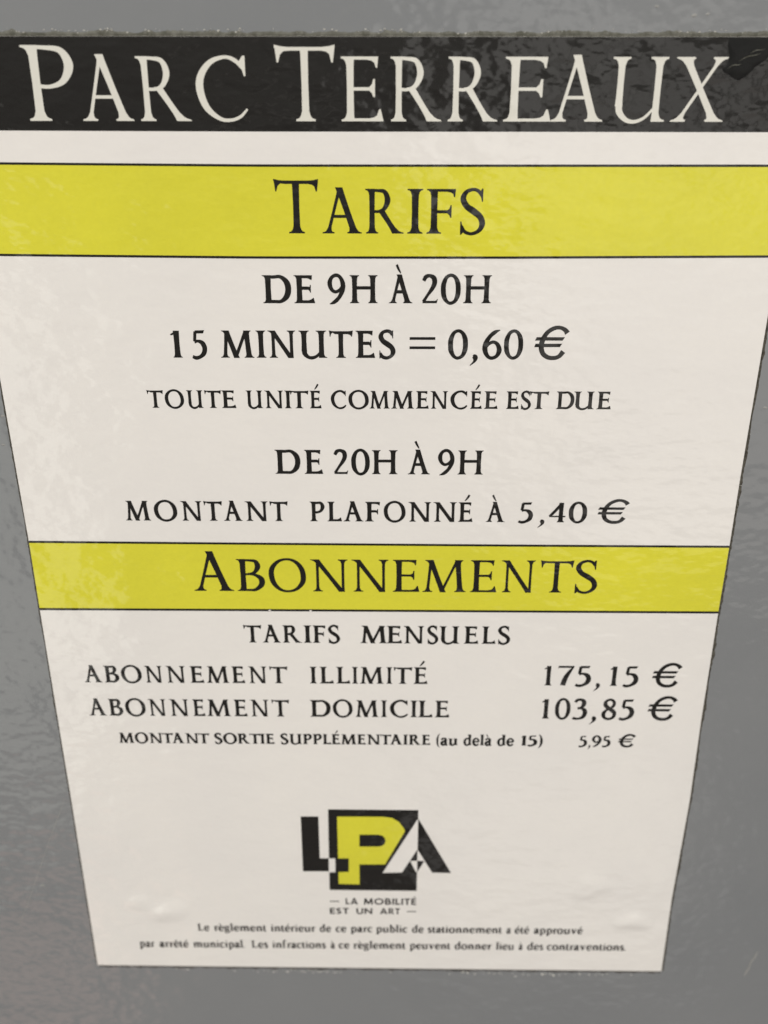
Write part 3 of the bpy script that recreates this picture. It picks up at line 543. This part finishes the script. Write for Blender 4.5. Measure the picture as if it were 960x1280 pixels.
flat('crossbar_piece', TRI_WL, Zs[3], M_paper, LOGO); flat('crossbar_piece', TRI_BR, Zs[2], M_letter, LOGO)
# creased film over the right end of the header
def rounded(P, k=5):
    n = len(P); out = []
    for i in range(n):
        a, b_, c, d = P[i-1], P[i], P[(i+1) % n], P[(i+2) % n]
        for s in range(k):
            t = s/k; out.append(tuple(.5*((2*b_[j]) + (-a[j]+c[j])*t + (2*a[j]-5*b_[j]+4*c[j]-d[j])*t*t + (-a[j]+3*b_[j]-3*c[j]+d[j])*t**3)+random.uniform(-.12, .12) for j in (0, 1)))
    return out
CR = [(min(x, right_(y)-.1), min(y, TOP-.1)) for x, y in rounded(CREASE)]
n = len(CR); cx = sum(p[0] for p in CR)/n; cy = sum(p[1] for p in CR)/n; V = []; F = []
for r, hgt in ((1.0, .01), (.9, .10), (.6, .32), (.3, .36)):
    V += [(cx+(x-cx)*r, cy+(y-cy)*r, Z1+hgt*(1+.5*mnoise.noise(Vector((x*.8*r, y*.8, r))))) for x, y in CR]
V.append((cx, cy, Z1+.36))
for k in range(3): F += [(k*n+i, k*n+(i+1) % n, (k+1)*n+(i+1) % n, (k+1)*n+i) for i in range(n)]
F += [(3*n+i, 3*n+(i+1) % n, 4*n) for i in range(n)]
cre = obj('film_crease', V, F, M_bare, SIGN, True); cre['label'] = 'dull creased patch of film after the last header letter'
for dx, dy, L_, w_ in ((1.2, .6, 5.0, .22), (-2.2, -1.4, 3.2, .18), (2.8, 1.9, 3.4, .16)):
    V, F = [], []
    for i in range(7):
        t = i/6; x = cx+dx+(t-.5)*L_; y = cy+dy+(t-.5)*L_*.42+.3*math.sin(t*5); hw = w_*.5*math.sin(math.pi*(.08+.84*t))
        V += [(x, y-hw, Z1+.62), (x, y+hw, Z1+.62)]
        if i: F.append((2*i-2, 2*i, 2*i+1, 2*i-1))
    obj('crease_line', V, F, M_dirt2, cre)
# dirt and glue that has crept out round the trimmed edges, plus painted shade below
def ribbon(P, nrm, w0, w1, step, z, mat, name='glue_and_shade', label=None, gap=-.15):
    (xa, ya), (xb, yb) = P; L_ = math.hypot(xb-xa, yb-ya); k = int(L_/step); V, F = [], []
    for i in range(k+1):
        t = i/k; x = xa+(xb-xa)*t; y = ya+(yb-ya)*t
        q = .5+.5*mnoise.noise(Vector((x*.35, y*.35, w1)))*1.6; ww = w0+(w1-w0)*max(0, min(1, q))*random.uniform(.6, 1.15)
        V += [(x+nrm[0]*gap, y+nrm[1]*gap, z), (x+nrm[0]*ww*.5, y+nrm[1]*ww*.5, z+random.uniform(.03, .16)), (x+nrm[0]*ww, y+nrm[1]*ww, .004)]
        if i: a = 3*(i-1); F += [(a, a+1, a+4, a+3), (a+1, a+2, a+5, a+4)]
    o = obj(name, V, F, mat, SIGN)
    o['label'] = label; return o
def edge_rib(side):
    P = LEFT_EDGE if side < 0 else RIGHT_EDGE; V, F = [], []; k = 520
    for i in range(k+1):
        y = TOP+(BOT-TOP)*i/k; x = on_line([(-b, a) for a, b in P], -y)
        q = max(0, .5+.9*mnoise.noise(Vector((y*.09, side*3, 0)))+.5*mnoise.noise(Vector((y*.5, side*5, 0))))
        w = (.45 if side < 0 else .60)+(.30 if side < 0 else .55)*q*random.uniform(.6, 1.2)
        V += [(x-side*.15, y, .2), (x+side*w*.5, y, .10+random.uniform(0, .12)), (x+side*w, y+random.uniform(-.15, .15), .004)]
        if i: a = 3*(i-1); F += [(a, a+1, a+4, a+3), (a+1, a+2, a+5, a+4)]
    o = obj('glue_and_shade', V, F, M_dirt, SIGN); o['label'] = 'thin dark line of dirty glue along the %s edge' % ('left' if side < 0 else 'right')
edge_rib(-1); edge_rib(1)
ribbon(((-104.5, TOP), (104.8, TOP)), (0, 1), .7, 1.5, .35, .25, M_dirt2, label='grey crust of dirty glue along the top edge')
ribbon(((-104.9, BOT), (104.8, BOT)), (0, -1), .9, 1.9, .4, .15, M_dirt_shade, label='brownish glue smear with painted shade below the bottom edge')  # ribbon also paints in the thin shadow under the sheet's bottom edge
V, F = [], []
for _ in range(230):
    x = random.uniform(-103, 103); c = random.random()
    blob(V, F, x, TOP+random.uniform(.2, 1.7), random.choice((.08, .10, .14, .22)), .1, random.uniform(.08, .3), 6)
for _ in range(90):
    x = random.choice((random.uniform(-80, 100), random.gauss(-25, 8), random.gauss(60, 15))); blob(V, F, x, BOT-random.gauss(2.6, .5), random.uniform(.12, .35), .0, random.uniform(.05, .2), 6)
for _ in range(60):
    y = random.uniform(BOT, TOP); s = random.choice((-1, 1)); xe = left(y) if s < 0 else right_(y); blob(V, F, xe+s*random.uniform(.2, .9), y, random.uniform(.06, .14), .1, .1, 5)
o = obj('crumb', V, F, M_speck, SIGN); o['kind'] = 'stuff'; o['label'] = 'pale crumbs caught in the glue round the sheet'
